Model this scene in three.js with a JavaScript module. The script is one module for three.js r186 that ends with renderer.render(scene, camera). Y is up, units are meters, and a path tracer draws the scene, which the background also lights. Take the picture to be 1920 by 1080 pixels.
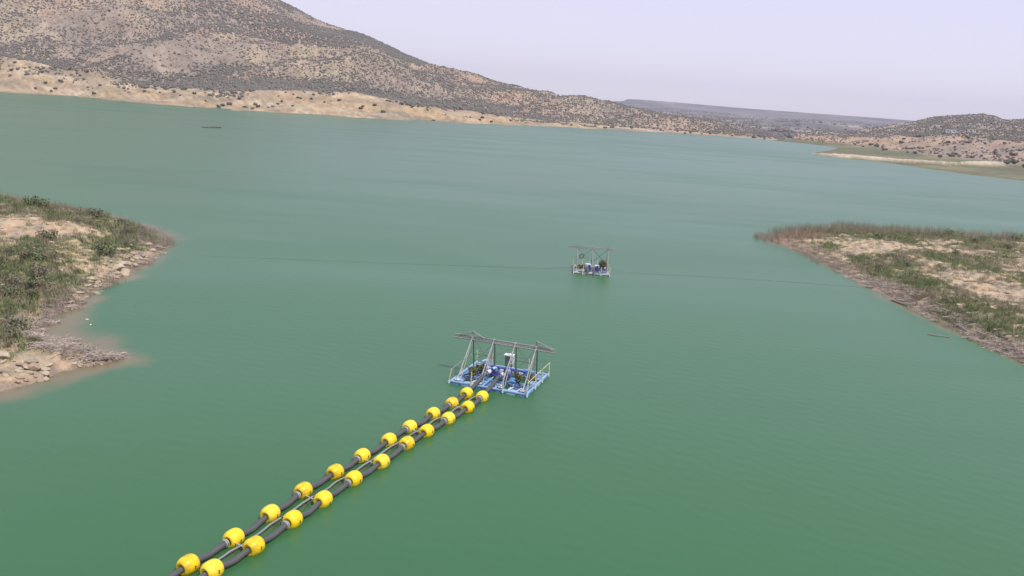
import * as THREE from 'three';
import { mergeGeometries, mergeVertices } from 'three/addons/utils/BufferGeometryUtils.js';
import { RoundedBoxGeometry } from 'three/addons/geometries/RoundedBoxGeometry.js';

// ------------------------------------------------------------------ camera, sky, sun, exposure
const scene = new THREE.Scene();
const R = THREE.MathUtils.degToRad;
const camera = new THREE.PerspectiveCamera(37.3, 1920 / 1080, 0.5, 14000);
camera.position.set(0, 24, 0);
camera.rotation.order = 'YXZ';
camera.rotation.set(R(-12.48), 0, R(4.0));
scene.add(camera);

const renderer = new THREE.WebGLRenderer({ antialias: true });
renderer.setSize(1024, 576);
renderer.toneMapping = THREE.LinearToneMapping;
renderer.toneMappingExposure = 1.0;
renderer.shadowMap.enabled = true;

{ // hazy lavender daylight sky: air only, the same all the way round
  const w = 64, h = 256, d = new Float32Array(w * h * 4);
  const stops = [[-90, .30, .30, .30], [-1, .92, .88, .93], [0, 1.0, .95, 1.0], [4, .88, .865, 1.03], [12, .68, .70, 1.02], [30, .60, .68, .96], [60, .43, .53, .82], [90, .38, .48, .78]];
  for (let j = 0; j < h; j++) {
    const el = (j + .5) / h * 180 - 90;
    let k = 0; while (k < stops.length - 2 && el > stops[k + 1][0]) k++;
    const a = stops[k], b = stops[k + 1], t = Math.min(1, Math.max(0, (el - a[0]) / (b[0] - a[0])));
    for (let i = 0; i < w; i++) {
      const o = (j * w + i) * 4;
      for (let c = 0; c < 3; c++) d[o + c] = a[c + 1] + (b[c + 1] - a[c + 1]) * t;
      d[o + 3] = 1;
    }
  }
  const t = new THREE.DataTexture(d, w, h, THREE.RGBAFormat, THREE.FloatType);
  t.mapping = THREE.EquirectangularReflectionMapping; t.magFilter = THREE.LinearFilter; t.needsUpdate = true;
  scene.background = t; scene.environment = t;
}
const sun = new THREE.DirectionalLight(new THREE.Color(1, .93, .82), 3.8);
sun.position.set(72, 165, -22); sun.target.position.set(0, 0, -80);
sun.castShadow = true; sun.shadow.mapSize.set(4096, 4096); sun.shadow.radius = 10;
Object.assign(sun.shadow.camera, { left: -160, right: 160, top: 160, bottom: -160, near: 1, far: 600 });
scene.add(sun, sun.target);
scene.fog = new THREE.FogExp2(new THREE.Color(.86, .84, .95), 0.000125);

// ------------------------------------------------------------------ helpers
function rng(seed) { let s = seed >>> 0; return () => { s = (s + 0x6D2B79F5) >>> 0; let t = Math.imul(s ^ (s >>> 15), 1 | s); t = (t + Math.imul(t ^ (t >>> 7), 61 | t)) ^ t; return ((t ^ (t >>> 14)) >>> 0) / 4294967296; }; }
const hash = (x, y, s) => { let h = Math.imul(x, 374761393) ^ Math.imul(y, 668265263) ^ Math.imul(s, 1274126177); h = Math.imul(h ^ (h >>> 13), 1274126177); return ((h ^ (h >>> 16)) >>> 0) / 4294967296; };
function vn(x, y, s = 0) { // smooth value noise 0..1
  const xi = Math.floor(x), yi = Math.floor(y), fx = x - xi, fy = y - yi, u = fx * fx * (3 - 2 * fx), v = fy * fy * (3 - 2 * fy);
  const a = hash(xi, yi, s), b = hash(xi + 1, yi, s), c = hash(xi, yi + 1, s), d = hash(xi + 1, yi + 1, s);
  return a + (b - a) * u + (c - a) * v + (a - b - c + d) * u * v;
}
function fbm(x, y, o = 4, s = 0) { let a = .5, t = 0, n = 0; for (let i = 0; i < o; i++) { t += a * vn(x, y, s + i * 17); n += a; a *= .5; x = x * 2.03 + 11.3; y = y * 2.03 + 7.7; } return t / n; }
const clamp = (x, a = 0, b = 1) => Math.min(b, Math.max(a, x));
const sstep = (a, b, x) => { const t = clamp((x - a) / (b - a)); return t * t * (3 - 2 * t); };
const mix = (a, b, t) => a + (b - a) * t;
const mix3 = (a, b, t) => [mix(a[0], b[0], t), mix(a[1], b[1], t), mix(a[2], b[2], t)];
const V = (x, y, z) => new THREE.Vector3(x, y, z);
const taken = {};
function numbered(n) { const k = taken[n] = (taken[n] ?? -1) + 1; return k ? n + '_' + String(k).padStart(3, '0') : n; }
function shade(o) { o.traverse((m) => { if (m.isMesh) { m.castShadow = true; m.receiveShadow = true; } }); return o; }
function tag(o, label, category, group, kind) { o.userData = { ...o.userData, label, category }; if (group) o.userData.group = group; if (kind) o.userData.kind = kind; return o; }
function structure(name, geo, mat, label, category) { const m = new THREE.Mesh(geo, mat); m.name = numbered(name); tag(m, label, category, null, 'structure'); scene.add(shade(m)); return m; }
function thing(name, label, category, pos = [0, 0, 0], turn = 0, group) { const g = new THREE.Group(); g.name = numbered(name); g.position.set(...pos); g.rotation.y = turn; tag(g, label, category, group); scene.add(g); return g; }
function part(name, geo, mat, parent, label) { const m = new THREE.Mesh(Array.isArray(geo) ? join(geo) : geo, mat); m.name = name; m.castShadow = m.receiveShadow = true; if (label) m.userData.label = label; parent.add(m); return m; }
function join(list) { return mergeGeometries(list.map((g) => { const q = g.index ? g.toNonIndexed() : g; for (const k of Object.keys(q.attributes)) if (!['position', 'normal', 'uv'].includes(k)) q.deleteAttribute(k); return q; })); }
function rod(a, b, r, r2 = r, seg = 7) { // a round bar from a to b
  const d = V(b[0] - a[0], b[1] - a[1], b[2] - a[2]), g = new THREE.CylinderGeometry(r2, r, d.length(), seg, 1);
  g.applyQuaternion(new THREE.Quaternion().setFromUnitVectors(V(0, 1, 0), d.clone().normalize()));
  return g.translate((a[0] + b[0]) / 2, (a[1] + b[1]) / 2, (a[2] + b[2]) / 2);
}
function box(x, y, z, w, h, d, r = .02, ry = 0) { const g = new RoundedBoxGeometry(w, h, d, 2, Math.min(r, w / 2.1, h / 2.1, d / 2.1)); if (ry) g.rotateY(ry); return g.translate(x, y, z); }
function pipe(pts, r, seg = 24, rad = 10) { return new THREE.TubeGeometry(new THREE.CatmullRomCurve3(pts.map((p) => V(...p)), false, 'centripetal'), seg, r, rad, false); }
function stuff(name, geo, mat, list, label, category) { // list of [Matrix4, Color]
  const m = new THREE.InstancedMesh(geo, mat, list.length); m.name = numbered(name);
  list.forEach(([a, c], i) => { m.setMatrixAt(i, a); if (c) m.setColorAt(i, c); });
  tag(m, label, category, null, 'stuff'); m.castShadow = m.receiveShadow = true; scene.add(m); return m;
}
const mat4 = (x, y, z, ry, s, sy = s, tx = 0, tz = 0) => new THREE.Matrix4().compose(V(x, y, z), new THREE.Quaternion().setFromEuler(new THREE.Euler(tx, ry, tz, 'YXZ')), V(s, sy, s));
const col = (r, g, b) => new THREE.Color().setRGB(r, g, b);

// ------------------------------------------------------------------ textures
function dataTex(n, fn, ch = 4, srgb = false) {
  const d = new Uint8Array(n * n * 4);
  for (let j = 0; j < n; j++) for (let i = 0; i < n; i++) { const c = fn(i / n, j / n), o = (j * n + i) * 4; for (let k = 0; k < 3; k++) d[o + k] = clamp(c[k]) * 255; d[o + 3] = 255; }
  const t = new THREE.DataTexture(d, n, n); t.wrapS = t.wrapT = THREE.RepeatWrapping; t.magFilter = THREE.LinearFilter; t.minFilter = THREE.LinearMipmapLinearFilter; t.generateMipmaps = true;
  if (srgb) t.colorSpace = THREE.SRGBColorSpace; t.needsUpdate = true; return t;
}
function tileNoise(u, v, p, s) { // tileable value noise with p cells
  const x = u * p, y = v * p, xi = Math.floor(x), yi = Math.floor(y), fx = x - xi, fy = y - yi, a = fx * fx * (3 - 2 * fx), b = fy * fy * (3 - 2 * fy), m = (q) => ((q % p) + p) % p;
  const h = (i, j) => hash(m(i), m(j), s);
  return mix(mix(h(xi, yi), h(xi + 1, yi), a), mix(h(xi, yi + 1), h(xi + 1, yi + 1), a), b);
}
const soilTex = dataTex(512, (u, v) => { const n = .3 * tileNoise(u, v, 10, 1) + .3 * tileNoise(u, v, 34, 2) + .25 * tileNoise(u, v, 90, 3) + .15 * tileNoise(u, v, 230, 4); const c = .62 + .38 * sstep(.25, .75, n); return [c, c * .985, c * .96]; });
const soilBump = dataTex(512, (u, v) => { const n = .4 * tileNoise(u, v, 12, 6) + .35 * tileNoise(u, v, 40, 7) + .25 * tileNoise(u, v, 120, 8); return [n, n, n]; });
const wearTex = dataTex(256, (u, v) => { const n = .5 * tileNoise(u, v, 6, 21) + .3 * tileNoise(u, v, 22, 22) + .2 * tileNoise(u, v, 70, 23); const c = mix(.70, 1, sstep(.28, .55, n)); return [c, c, c * .98]; });

const cleanTex = dataTex(256, (u, v) => { const n = .5 * tileNoise(u, v, 7, 24) + .5 * tileNoise(u, v, 40, 25), c = mix(.88, 1, sstep(.3, .5, n)); return [c, c, c]; });

// ripples: a sum of short travelling waves with whole numbers of crests per tile
const rippleN = 512, rippleTex = (() => {
  const r = rng(5), W = []; for (let i = 0; i < 46; i++) { const k = 3 + Math.floor(r() * r() * 34), a = (r() - .5) * 2.4 + .5, kx = Math.round(k * Math.cos(a)), ky = Math.round(k * Math.sin(a)); if (kx || ky) W.push([kx, ky, r() * 6.283, 1 / (1 + .10 * Math.hypot(kx, ky))]); }
  return dataTex(rippleN, (u, v) => { let gx = 0, gy = 0; for (const [kx, ky, p, a] of W) { const c = Math.cos(6.28318 * (kx * u + ky * v) + p) * a / Math.hypot(kx, ky); gx += c * kx; gy += c * ky; } const z = 3.2, l = Math.hypot(gx, gy, z); return [gx / l * .5 + .5, gy / l * .5 + .5, z / l * .5 + .5]; });
})();
rippleTex.repeat.set(1 / 4.3, 1 / 4.3);
// cat's paws: wind-roughened streaks on an otherwise calm lake
const windTex = dataTex(512, (u, v) => { const n = .45 * tileNoise(u, v * 1, 3, 31) + .35 * tileNoise(u + .13 * tileNoise(u, v, 5, 30), (v * 3) % 1, 9, 32) + .2 * tileNoise(u, (v * 4) % 1, 20, 33); const c = mix(.86, 1, sstep(.32, .68, n)); return [c, c, c]; });
windTex.repeat.set(1 / 420, 1 / 420);

// ------------------------------------------------------------------ shoreline shapes (metres, x right, z towards the viewer)
const leftPoly = [[-37.7, -60.1], [-36.8, -63.1], [-34.8, -66.6], [-32.2, -69.4], [-35.6, -70.9], [-39.6, -72.6], [-42.6, -73.4], [-44.2, -77.7], [-44.9, -83.8], [-46.1, -89.5], [-46.8, -97.7], [-47.8, -105.5], [-48.6, -112.5], [-50.4, -119.6], [-54, -127], [-60, -134.5], [-68, -141], [-78, -147], [-90, -151], [-108, -155], [-135, -150], [-150, -110], [-110, -55], [-60, -42], [-45, -52]];
const rightPoly = [[57, -84], [56, -89.5], [55.5, -96.2], [55, -101.4], [54.6, -109.3], [53.8, -117.2], [53.6, -127.6], [54.3, -144.2], [53.2, -157.3], [51.6, -165], [51.5, -171], [58, -179], [67, -184.5], [81, -189], [94, -192], [107, -194], [125, -198], [160, -190], [175, -130], [150, -70], [90, -60], [62, -72]];
function sdPoly(poly, x, z) { // positive inside
  let d = 1e9, inside = false;
  for (let i = 0, j = poly.length - 1; i < poly.length; j = i++) {
    const [ax, az] = poly[j], [bx, bz] = poly[i], ex = bx - ax, ez = bz - az, t = clamp(((x - ax) * ex + (z - az) * ez) / (ex * ex + ez * ez));
    d = Math.min(d, (x - ax - ex * t) ** 2 + (z - az - ez * t) ** 2);
    if ((bz > z) !== (az > z) && x < (ax - bx) * (z - bz) / (az - bz) + bx) inside = !inside;
  }
  return (inside ? 1 : -1) * Math.sqrt(d);
}
const wob = (x, z) => (fbm(x * .35, z * .35, 3, 91) - .5) * 2.4;
const sdLeft = (x, z) => sdPoly(leftPoly, x, z) + wob(x, z);
const sdRight = (x, z) => sdPoly(rightPoly, x, z) + wob(x, z);
const gauss = (x, z, cx, cz, rx, rz = rx) => Math.exp(-(((x - cx) / rx) ** 2) - ((z - cz) / rz) ** 2);

// ------------------------------------------------------------------ water
{
  const axis = (a, b, step, lo, hi) => { const c = []; for (let x = a; x <= b; x += step) c.push(x); let s = step, x = b; while (x < hi) { s *= 1.22; x = Math.min(hi, x + s); c.push(x); } s = step; x = a; while (x > lo) { s *= 1.22; x = Math.max(lo, x - s); c.unshift(x); } return c; };
  const xs = axis(-90, 90, .9, -5500, 5500), zs = axis(-215, -50, .9, -7000, 60);
  const pos = [], uv = [], colr = [], idx = [];
  const green = [.042, .132, .047], silt = [.205, .150, .080];
  for (const z of zs) for (const x of xs) {
    pos.push(x, 0, z); uv.push(x, -z);
    let s = 0;
    if (x > -110 && x < 140 && z > -220 && z < -40) { // silt stirred up off the mud banks, in ragged plumes
      const n = .55 * fbm(x * .16 + 3, z * .16, 4, 12) + .45 * fbm(x * .5, z * .22, 4, 13), sl = -sdPoly(leftPoly, x, z), sr = -sdPoly(rightPoly, x, z);
      const reachL = 2.2 + 3 * gauss(x, z, -38, -76, 6) + 2.4 * gauss(x, z, -50, -132, 15) + 2 * gauss(x, z, -36, -62, 6), reachR = 2.0 + 2.4 * gauss(x, z, 50, -168, 12);
      s = Math.max(sstep(1.0, .3, sl / reachL + (n - .5) * 2.0), .8 * sstep(1.0, .3, sr / reachR + (n - .5) * 2.0)) * .85;
    }
    const t = (fbm(x * .012, z * .03, 3, 40) - .5) * .22;
    const c = mix3(green, silt, s); colr.push(c[0] * (1 + t), c[1] * (1 + t * .7), c[2] * (1 + t));
  }
  const n = xs.length;
  for (let j = 0; j + 1 < zs.length; j++) for (let i = 0; i + 1 < n; i++) { const a = j * n + i; idx.push(a, a + n, a + 1, a + 1, a + n, a + n + 1); }
  const g = new THREE.BufferGeometry();
  g.setAttribute('position', new THREE.Float32BufferAttribute(pos, 3)); g.setAttribute('uv', new THREE.Float32BufferAttribute(uv, 2)); g.setAttribute('color', new THREE.Float32BufferAttribute(colr, 3));
  g.setIndex(idx); g.computeVertexNormals();
  const m = new THREE.MeshPhysicalMaterial({ vertexColors: true, color: 0xffffff, roughness: .33, roughnessMap: windTex, ior: 1.333, normalMap: rippleTex, normalScale: new THREE.Vector2(.012, .012), specularIntensity: 1.0 });
  structure('water', g, m, 'calm turbid green water of the reservoir', 'water');
}

// ------------------------------------------------------------------ near banks
const soilMat = (rep) => { const m = new THREE.MeshStandardMaterial({ vertexColors: true, roughness: .96, map: soilTex.clone(), bumpMap: soilBump.clone(), bumpScale: .05 * Math.sqrt(rep / 3) }); m.map.repeat.set(1 / rep, 1 / rep); m.bumpMap.repeat.set(1 / rep, 1 / rep); m.map.needsUpdate = m.bumpMap.needsUpdate = true; return m; };
const bankMat = soilMat(3.7), farMat = soilMat(70);
const heightLeft = (x, z) => { const d = sdLeft(x, z); if (d < 0) return Math.max(-1.2, d * .22); return .14 * Math.min(d, 3) + 2.1 * (1 - Math.exp(-d / 13)) + sstep(0, 6, d) * ((fbm(x * .11, z * .11, 4, 50) - .5) * 1.7 + (fbm(x * .5, z * .5, 3, 51) - .5) * .9) + 1.1 * gauss(x, z, -66, -116, 11, 9); };
const heightRight = (x, z) => { const d = sdRight(x, z); if (d < 0) return Math.max(-1.2, d * .22); return .16 * Math.min(d, 3) + 2.6 * (1 - Math.exp(-d / 16)) + sstep(0, 6, d) * ((fbm(x * .10, z * .10, 4, 60) - .5) * 1.8 + (fbm(x * .5, z * .5, 3, 61) - .5) * .95); };
// where plants grow, 0..1
const vegLeft = (x, z) => clamp(.98 + (fbm(x * .14, z * .14, 4, 70) - .5) * 2.6 + .9 * gauss(x, z, -57, -90, 11, 14) + .8 * gauss(x, z, -58, -127, 9, 5) + .5 * gauss(x, z, -54, -117, 3, 8) + .2 * gauss(x, z, -85, -142, 24, 6) - 1.5 * gauss(x, z, -70, -113, 9, 7) - .9 * gauss(x, z, -56, -106, 4, 5) - .8 * gauss(x, z, -60, -119, 7, 2.4) - 1.1 * gauss(x, z, -42, -66, 7, 4.5) - .8 * sstep(3.2, .6, sdLeft(x, z)));
const vegRight = (x, z) => clamp(.86 + (fbm(x * .12, z * .12, 4, 80) - .5) * 2.6 + .9 * gauss(x, z, 60, -126, 4, 26) - .25 * gauss(x, z, 88, -181, 40, 6) + .5 * gauss(x, z, 58, -100, 4, 14) - 1.0 * gauss(x, z, 76, -157, 22, 6) - 1.0 * gauss(x, z, 70, -112, 5, 14) - .5 * gauss(x, z, 62, -164, 8, 4) - .9 * sstep(4.0, 1.2, sdRight(x, z)));
function bank(name, label, sd, hf, veg, x0, x1, z0, z1, step) {
  const nx = Math.round((x1 - x0) / step), nz = Math.round((z1 - z0) / step), pos = [], uv = [], cl = [], idx = [], ids = new Int32Array((nx + 1) * (nz + 1)).fill(-1);
  const sand = [.50, .375, .24], pink = [.48, .335, .215], grey = [.38, .305, .215], mud = [.27, .20, .145], green = [.19, .19, .10];
  for (let j = 0; j <= nz; j++) for (let i = 0; i <= nx; i++) {
    const x = x0 + i * step, z = z0 + j * step, d = sd(x, z); if (d < -4) continue;
    ids[j * (nx + 1) + i] = pos.length / 3; pos.push(x, hf(x, z), z); uv.push(x, z);
    let c = mix3(sand, pink, sstep(.4, .65, fbm(x * .2, z * .2, 3, 55)));
    c = mix3(c, grey, .9 * sstep(.46, .62, fbm(x * .45 + 9, z * .45, 4, 56))); c = mix3(c, [.24, .19, .14], .7 * sstep(.58, .70, fbm(x * 1.1, z * 1.1, 3, 54)));
    c = mix3(c, green, .75 * sstep(.45, .9, veg(x, z)) * sstep(.25, .6, fbm(x * .9, z * .9, 3, 57)));
    c = mix3(c, mud, sstep(1.5, .2, d + (fbm(x * .7, z * .7, 3, 58) - .5) * 2.6));
    cl.push(c[0] * 1.2, c[1] * 1.2, c[2] * 1.2);
  }
  for (let j = 0; j < nz; j++) for (let i = 0; i < nx; i++) { const a = ids[j * (nx + 1) + i], b = ids[j * (nx + 1) + i + 1], c = ids[(j + 1) * (nx + 1) + i], d = ids[(j + 1) * (nx + 1) + i + 1]; if (a >= 0 && b >= 0 && c >= 0 && d >= 0) idx.push(a, c, b, b, c, d); }
  const g = new THREE.BufferGeometry(); g.setAttribute('position', new THREE.Float32BufferAttribute(pos, 3)); g.setAttribute('uv', new THREE.Float32BufferAttribute(uv, 2)); g.setAttribute('color', new THREE.Float32BufferAttribute(cl, 3)); g.setIndex(idx); g.computeVertexNormals();
  return structure(name, g, bankMat, label, 'bank');
}
const leftBank = bank('left_bank', 'sandy bank with green weeds and pale rocks at left of the water', sdLeft, heightLeft, vegLeft, -125, -28, -160, -44, .42);
const rightBank = bank('right_bank', 'sandy bank with reeds and grass at right of the water', sdRight, heightRight, vegRight, 46, 150, -202, -66, .45);

// ------------------------------------------------------------------ far land: surfaces lofted from shoreline to ridge
function curveRow(pts, n) { // even resampling by control index, smooth
  const out = []; const m = pts.length - 1;
  for (let i = 0; i <= n; i++) {
    const f = i / n * m, k = Math.min(m - 1, Math.floor(f)), t = f - k, p = (q) => pts[clamp(q, 0, m)], c = [];
    for (let a = 0; a < 3; a++) { const p0 = p(k - 1)[a], p1 = p(k)[a], p2 = p(k + 1)[a], p3 = p(k + 2)[a]; c.push(.5 * (2 * p1 + (p2 - p0) * t + (2 * p0 - 5 * p1 + 4 * p2 - p3) * t * t + (3 * p1 - p0 - 3 * p2 + p3) * t * t * t)); }
    out.push(c);
  }
  return out;
}
function loft(name, label, category, rows, steps, nu, shape, colour) {
  const R0 = rows.map((r) => curveRow(r, nu)), pos = [], uv = [], cl = [], idx = [], info = [];
  let nv = 0;
  for (let s = 0; s < steps.length; s++) for (let k = 0; k < steps[s] + (s === steps.length - 1 ? 1 : 0); k++) {
    const t = k / steps[s];
    for (let i = 0; i <= nu; i++) {
      const a = R0[s][i], b = R0[s + 1][i];
      const p = [mix(a[0], b[0], t), mix(a[1], b[1], t), mix(a[2], b[2], t)];
      shape(p, i / nu, s, t, a, b);
      pos.push(...p); uv.push(p[0], p[2]); info.push([i / nu, s + t]);
    }
    nv++;
  }
  const n = nu + 1;
  for (let j = 0; j + 1 < nv; j++) for (let i = 0; i < nu; i++) { const a = j * n + i; idx.push(a, a + 1, a + n, a + 1, a + n + 1, a + n); }
  const g = new THREE.BufferGeometry(); g.setAttribute('position', new THREE.Float32BufferAttribute(pos, 3)); g.setAttribute('uv', new THREE.Float32BufferAttribute(uv, 2)); g.setIndex(idx); g.computeVertexNormals();
  for (let k = 0; k < info.length; k++) { const c = colour(pos[3 * k], pos[3 * k + 1], pos[3 * k + 2], info[k][0], info[k][1]); cl.push(c[0] * 1.2, c[1] * 1.2, c[2] * 1.2); }
  g.setAttribute('color', new THREE.Float32BufferAttribute(cl, 3));
  const m = structure(name, g, farMat, label, category);
  const cells = []; let total = 0; // area-weighted scatter
  for (let j = 0; j + 1 < nv; j++) for (let i = 0; i < nu; i++) { const a = j * n + i, P = (q) => [pos[3 * q], pos[3 * q + 2]], A = P(a), B = P(a + 1), C = P(a + n); total += Math.abs((B[0] - A[0]) * (C[1] - A[1]) - (B[1] - A[1]) * (C[0] - A[0])); cells.push([total, a]); }
  const sample = (r) => { const w = r() * total; let lo = 0, hi = cells.length - 1; while (lo < hi) { const q = (lo + hi) >> 1; cells[q][0] < w ? lo = q + 1 : hi = q; } const a = cells[lo][1], s = r(), t = r(), q = (c) => mix(mix(pos[3 * a + c], pos[3 * (a + 1) + c], s), mix(pos[3 * (a + n) + c], pos[3 * (a + n + 1) + c], s), t); return [q(0), q(1), q(2), info[a][0], info[a][1] + t * (info[a + n][1] - info[a][1])]; };
  return { mesh: m, sample, area: total };
}
const ridged = (x, y, o, s) => { let a = .5, t = 0, n = 0; for (let i = 0; i < o; i++) { t += a * (1 - Math.abs(2 * vn(x, y, s + i * 13) - 1)); n += a; a *= .5; x = x * 2.1 + 5; y = y * 2.1 + 3; } return t / n; };
const tanSoil = [.43, .30, .165], paleSoil = [.50, .385, .255], pinkSoil = [.35, .245, .175], greySoil = [.26, .205, .16], yellowSoil = [.38, .315, .20], siltSoil = [.20, .18, .125];
const shoreColour = (x, z, y) => { let c = mix3(tanSoil, paleSoil, sstep(.45, .7, fbm(x * .02, z * .05, 4, 110))); c = mix3(c, siltSoil, .75 * sstep(.52, .68, fbm(x * .018 + 4, z * .06, 4, 111))); c = mix3(c, [.29, .215, .135], .75 * sstep(.47, .58, fbm(x * .006 + 2, y * 1.1, 3, 112))); return mix3(c, paleSoil, .7 * sstep(.56, .66, fbm(x * .007, y * 1.4 + 9, 3, 113))); };
const hillColour = (x, y, z) => { let c = mix3(greySoil, pinkSoil, sstep(.35, .62, fbm(x * .011, z * .011, 4, 120))); c = mix3(c, yellowSoil, .5 * sstep(.56, .70, fbm(x * .016 + 7, z * .016, 4, 121))); return mix3(c, paleSoil, .35 * sstep(.62, .74, fbm(x * .035, z * .035, 3, 122))); };

const gully = (x, z) => ridged(x * .0052 + z * .0040, z * .0018 - x * .0008, 3, 140);
const m0 = [[-900, 0, -900], [-613, 0, -809], [-448, 0, -741], [-375, 0, -724], [-301, 0, -696], [-236, 0, -682], [-197, 0, -694], [-167, 0, -714], [-131, 0, -708], [-82, 0, -740], [-39, 0, -784], [-10, 0, -802], [25, 0, -834], [73, 0, -857]];
const m1 = [[-990, 34, -1010], [-702, 32.5, -930], [-524, 33.2, -870], [-439, 21.8, -849], [-348, 14.1, -807], [-272, 15.2, -786], [-227, 18.9, -800], [-195, 21, -830], [-156, 20.2, -836], [-95, 12.8, -849], [-44, 7.9, -863], [-12, 5.2, -872], [26, 3.1, -894], [78, 2.2, -917]];
const m3 = [[-1250, 215, -1300], [-982, 229.8, -1326], [-816, 243.3, -1377], [-718, 236.4, -1407], [-610, 219, -1425], [-496, 189.8, -1437], [-411, 153.6, -1443], [-341, 125, -1440], [-272, 109.1, -1445], [-165, 71.4, -1441], [-76, 55.1, -1428], [-23, 43.4, -1420], [38, 32.2, -1399], [116, 16.7, -1395]];
const mBack = m3.map(([x, y, z]) => [x * 1.2, y * .3, z - 420]);
const mountain = loft('mountain', 'large scrub covered mountain sloping down behind the far left shore', 'mountain', [m0, m1, m3, mBack], [16, 64, 8], 260, (p, u, s, t, a, b) => {
  const [x, , z] = p;
  if (s === 0) { p[1] = mix(-1.2, p[1], Math.pow(t, .8)) + (fbm(x * .035, z * .035, 5, 130) - .45) * 16 * Math.sin(Math.PI * Math.min(1, t * .9 + .05)); p[2] += (1 - t) * (fbm(x * .02, 3, 3, 131) - .5) * 26; }
  if (s === 1) {
    p[1] = mix(a[1], b[1], Math.pow(t, 1.18));
    const w = Math.sin(Math.PI * clamp(t * .92 + .06)), k = .35 + .65 * clamp(b[1] / 150);
    p[1] += k * (w * (gully(x, z) - .62) * 110 + w * (fbm(x * .02, z * .02, 4, 141) - .5) * 18) + (1 - w) * (fbm(x * .03, z * .03, 3, 142) - .5) * 5 * t;
  }
  if (s === 2) p[1] += (1 - t) * (fbm(x * .03, z * .03, 3, 142) - .5) * 5;
}, (x, y, z, u, v) => { const h = hillColour(x, y, z); return v < 1.05 ? mix3(shoreColour(x, z, y), h, sstep(.85, 1.05, v + (fbm(x * .03, z * .03, 3, 150) - .5) * .3)) : h; });

const h0 = [[-39, 0, -784], [-10, 0, -802], [9, 0, -816], [27, 0, -832], [52, 0, -861], [80, 0, -871], [107, 0, -880], [148, 0, -898], [195, 0, -910], [234, 0, -908], [266, 0, -886]];
const h1 = [[-42, 2, -843], [-12, 2.9, -862], [10, 3, -876], [29, 3.4, -892], [55, 3.3, -921], [85, 3.4, -930], [114, 2.9, -940], [158, 2.4, -957], [207, 1.9, -969], [248, 1.4, -966], [283, .8, -943]];
const h2 = [[-52, 2, -1043], [-15, 10, -1062], [10, 21.3, -1076], [33, 29.3, -1092], [65, 32.9, -1121], [100, 30, -1130], [136, 24.3, -1139], [188, 18, -1155], [247, 13.5, -1165], [297, 7.2, -1160], [340, 1.5, -1135]];
const hill = loft('hill', 'low rounded scrub hill on the far shore below the mountain', 'hill', [h0, h1, h2, h2.map(([x, y, z]) => [x * 1.12, -1, z - 170])], [8, 34, 8], 150, (p, u, s, t) => {
  const [x, , z] = p, e = sstep(0, .08, u) * sstep(1, .9, u);
  if (s === 0) p[1] = mix(-.8, p[1], t) + (fbm(x * .05, z * .05, 3, 160) - .45) * 1.5 * Math.sin(Math.PI * t);
  if (s === 1) p[1] += e * Math.sin(Math.PI * clamp(t * .95 + .02)) * ((ridged(x * .011, z * .006, 3, 161) - .55) * 17 + (fbm(x * .03, z * .03, 3, 162) - .5) * 6) + t * e * (fbm(x * .04, 1, 3, 163) - .5) * 4;
}, (x, y, z, u, v) => v < 1.1 ? mix3(mix3(shoreColour(x, z, y), siltSoil, sstep(.5, .1, v) * .8), hillColour(x, y, z), sstep(.7, 1.1, v + (fbm(x * .04, z * .04, 3, 151) - .5) * .5)) : hillColour(x, y, z));

const p0 = [[42, -1, -1000], [104, -1, -1000], [173, -1, -1000], [255, 0, -960], [372, 0, -1000], [503, 0, -1060], [654, 0, -1127], [900, 0, -1146]];
const p1 = [[104, 3, -2198], [244, 4, -2186], [395, 3, -2164], [545, 3, -2131], [723, 4, -2078], [886, 5, -2014], [1033, 6, -1943], [1264, 6, -1867]];
const p2 = [[169, 14, -3596], [397, 16, -3578], [643, 13, -3542], [889, 14, -3488], [1179, 16, -3402], [1445, 20, -3297], [1686, 20, -3181], [2001, 20, -3057]];
const p3 = [[230, 29.9, -4995], [535, 52, -4970], [640, 68, -4950], [1228, 60, -4847], [1631, 58, -4727], [2001, 55, -4582], [2336, 45, -4421], [2936, 40.5, -4249]];
const plateau = loft('plateau', 'long flat hazy plateau on the horizon beyond the valley', 'plateau', [p0, p1, p2, p3, p3.map(([x, y, z]) => [x * 1.1, y * .4, z - 900])], [40, 20, 20, 3], 150, (p, u, s, t) => {
  const [x, , z] = p;
  if (s === 0) p[1] = mix(.4, p[1], Math.sqrt(t)) + Math.max(-.1, fbm(x * .008, z * .008, 4, 170) - .42) * 9 * sstep(0, .12, t);
  if (s === 1) p[1] += (fbm(x * .004, z * .004, 4, 171) - .4) * 34;
  if (s === 2) p[1] = mix(p[1], 10, .5 * (1 - t) * t * 2) + (ridged(x * .002, z * .0015, 3, 172) - .5) * 18 * (1 - t);
}, (x, y, z, u, v) => { const n = fbm(x * .005, z * .012, 5, 180); let c = mix3([.085, .08, .085], [.19, .155, .14], sstep(.38, .62, n)); c = mix3(c, [.44, .38, .29], sstep(.60, .70, fbm(x * .009 + 3, z * .02, 4, 181)) * (v < 1.2 ? .8 : .35)); return mix3(c, siltSoil, sstep(.10, .02, v)); });

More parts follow.
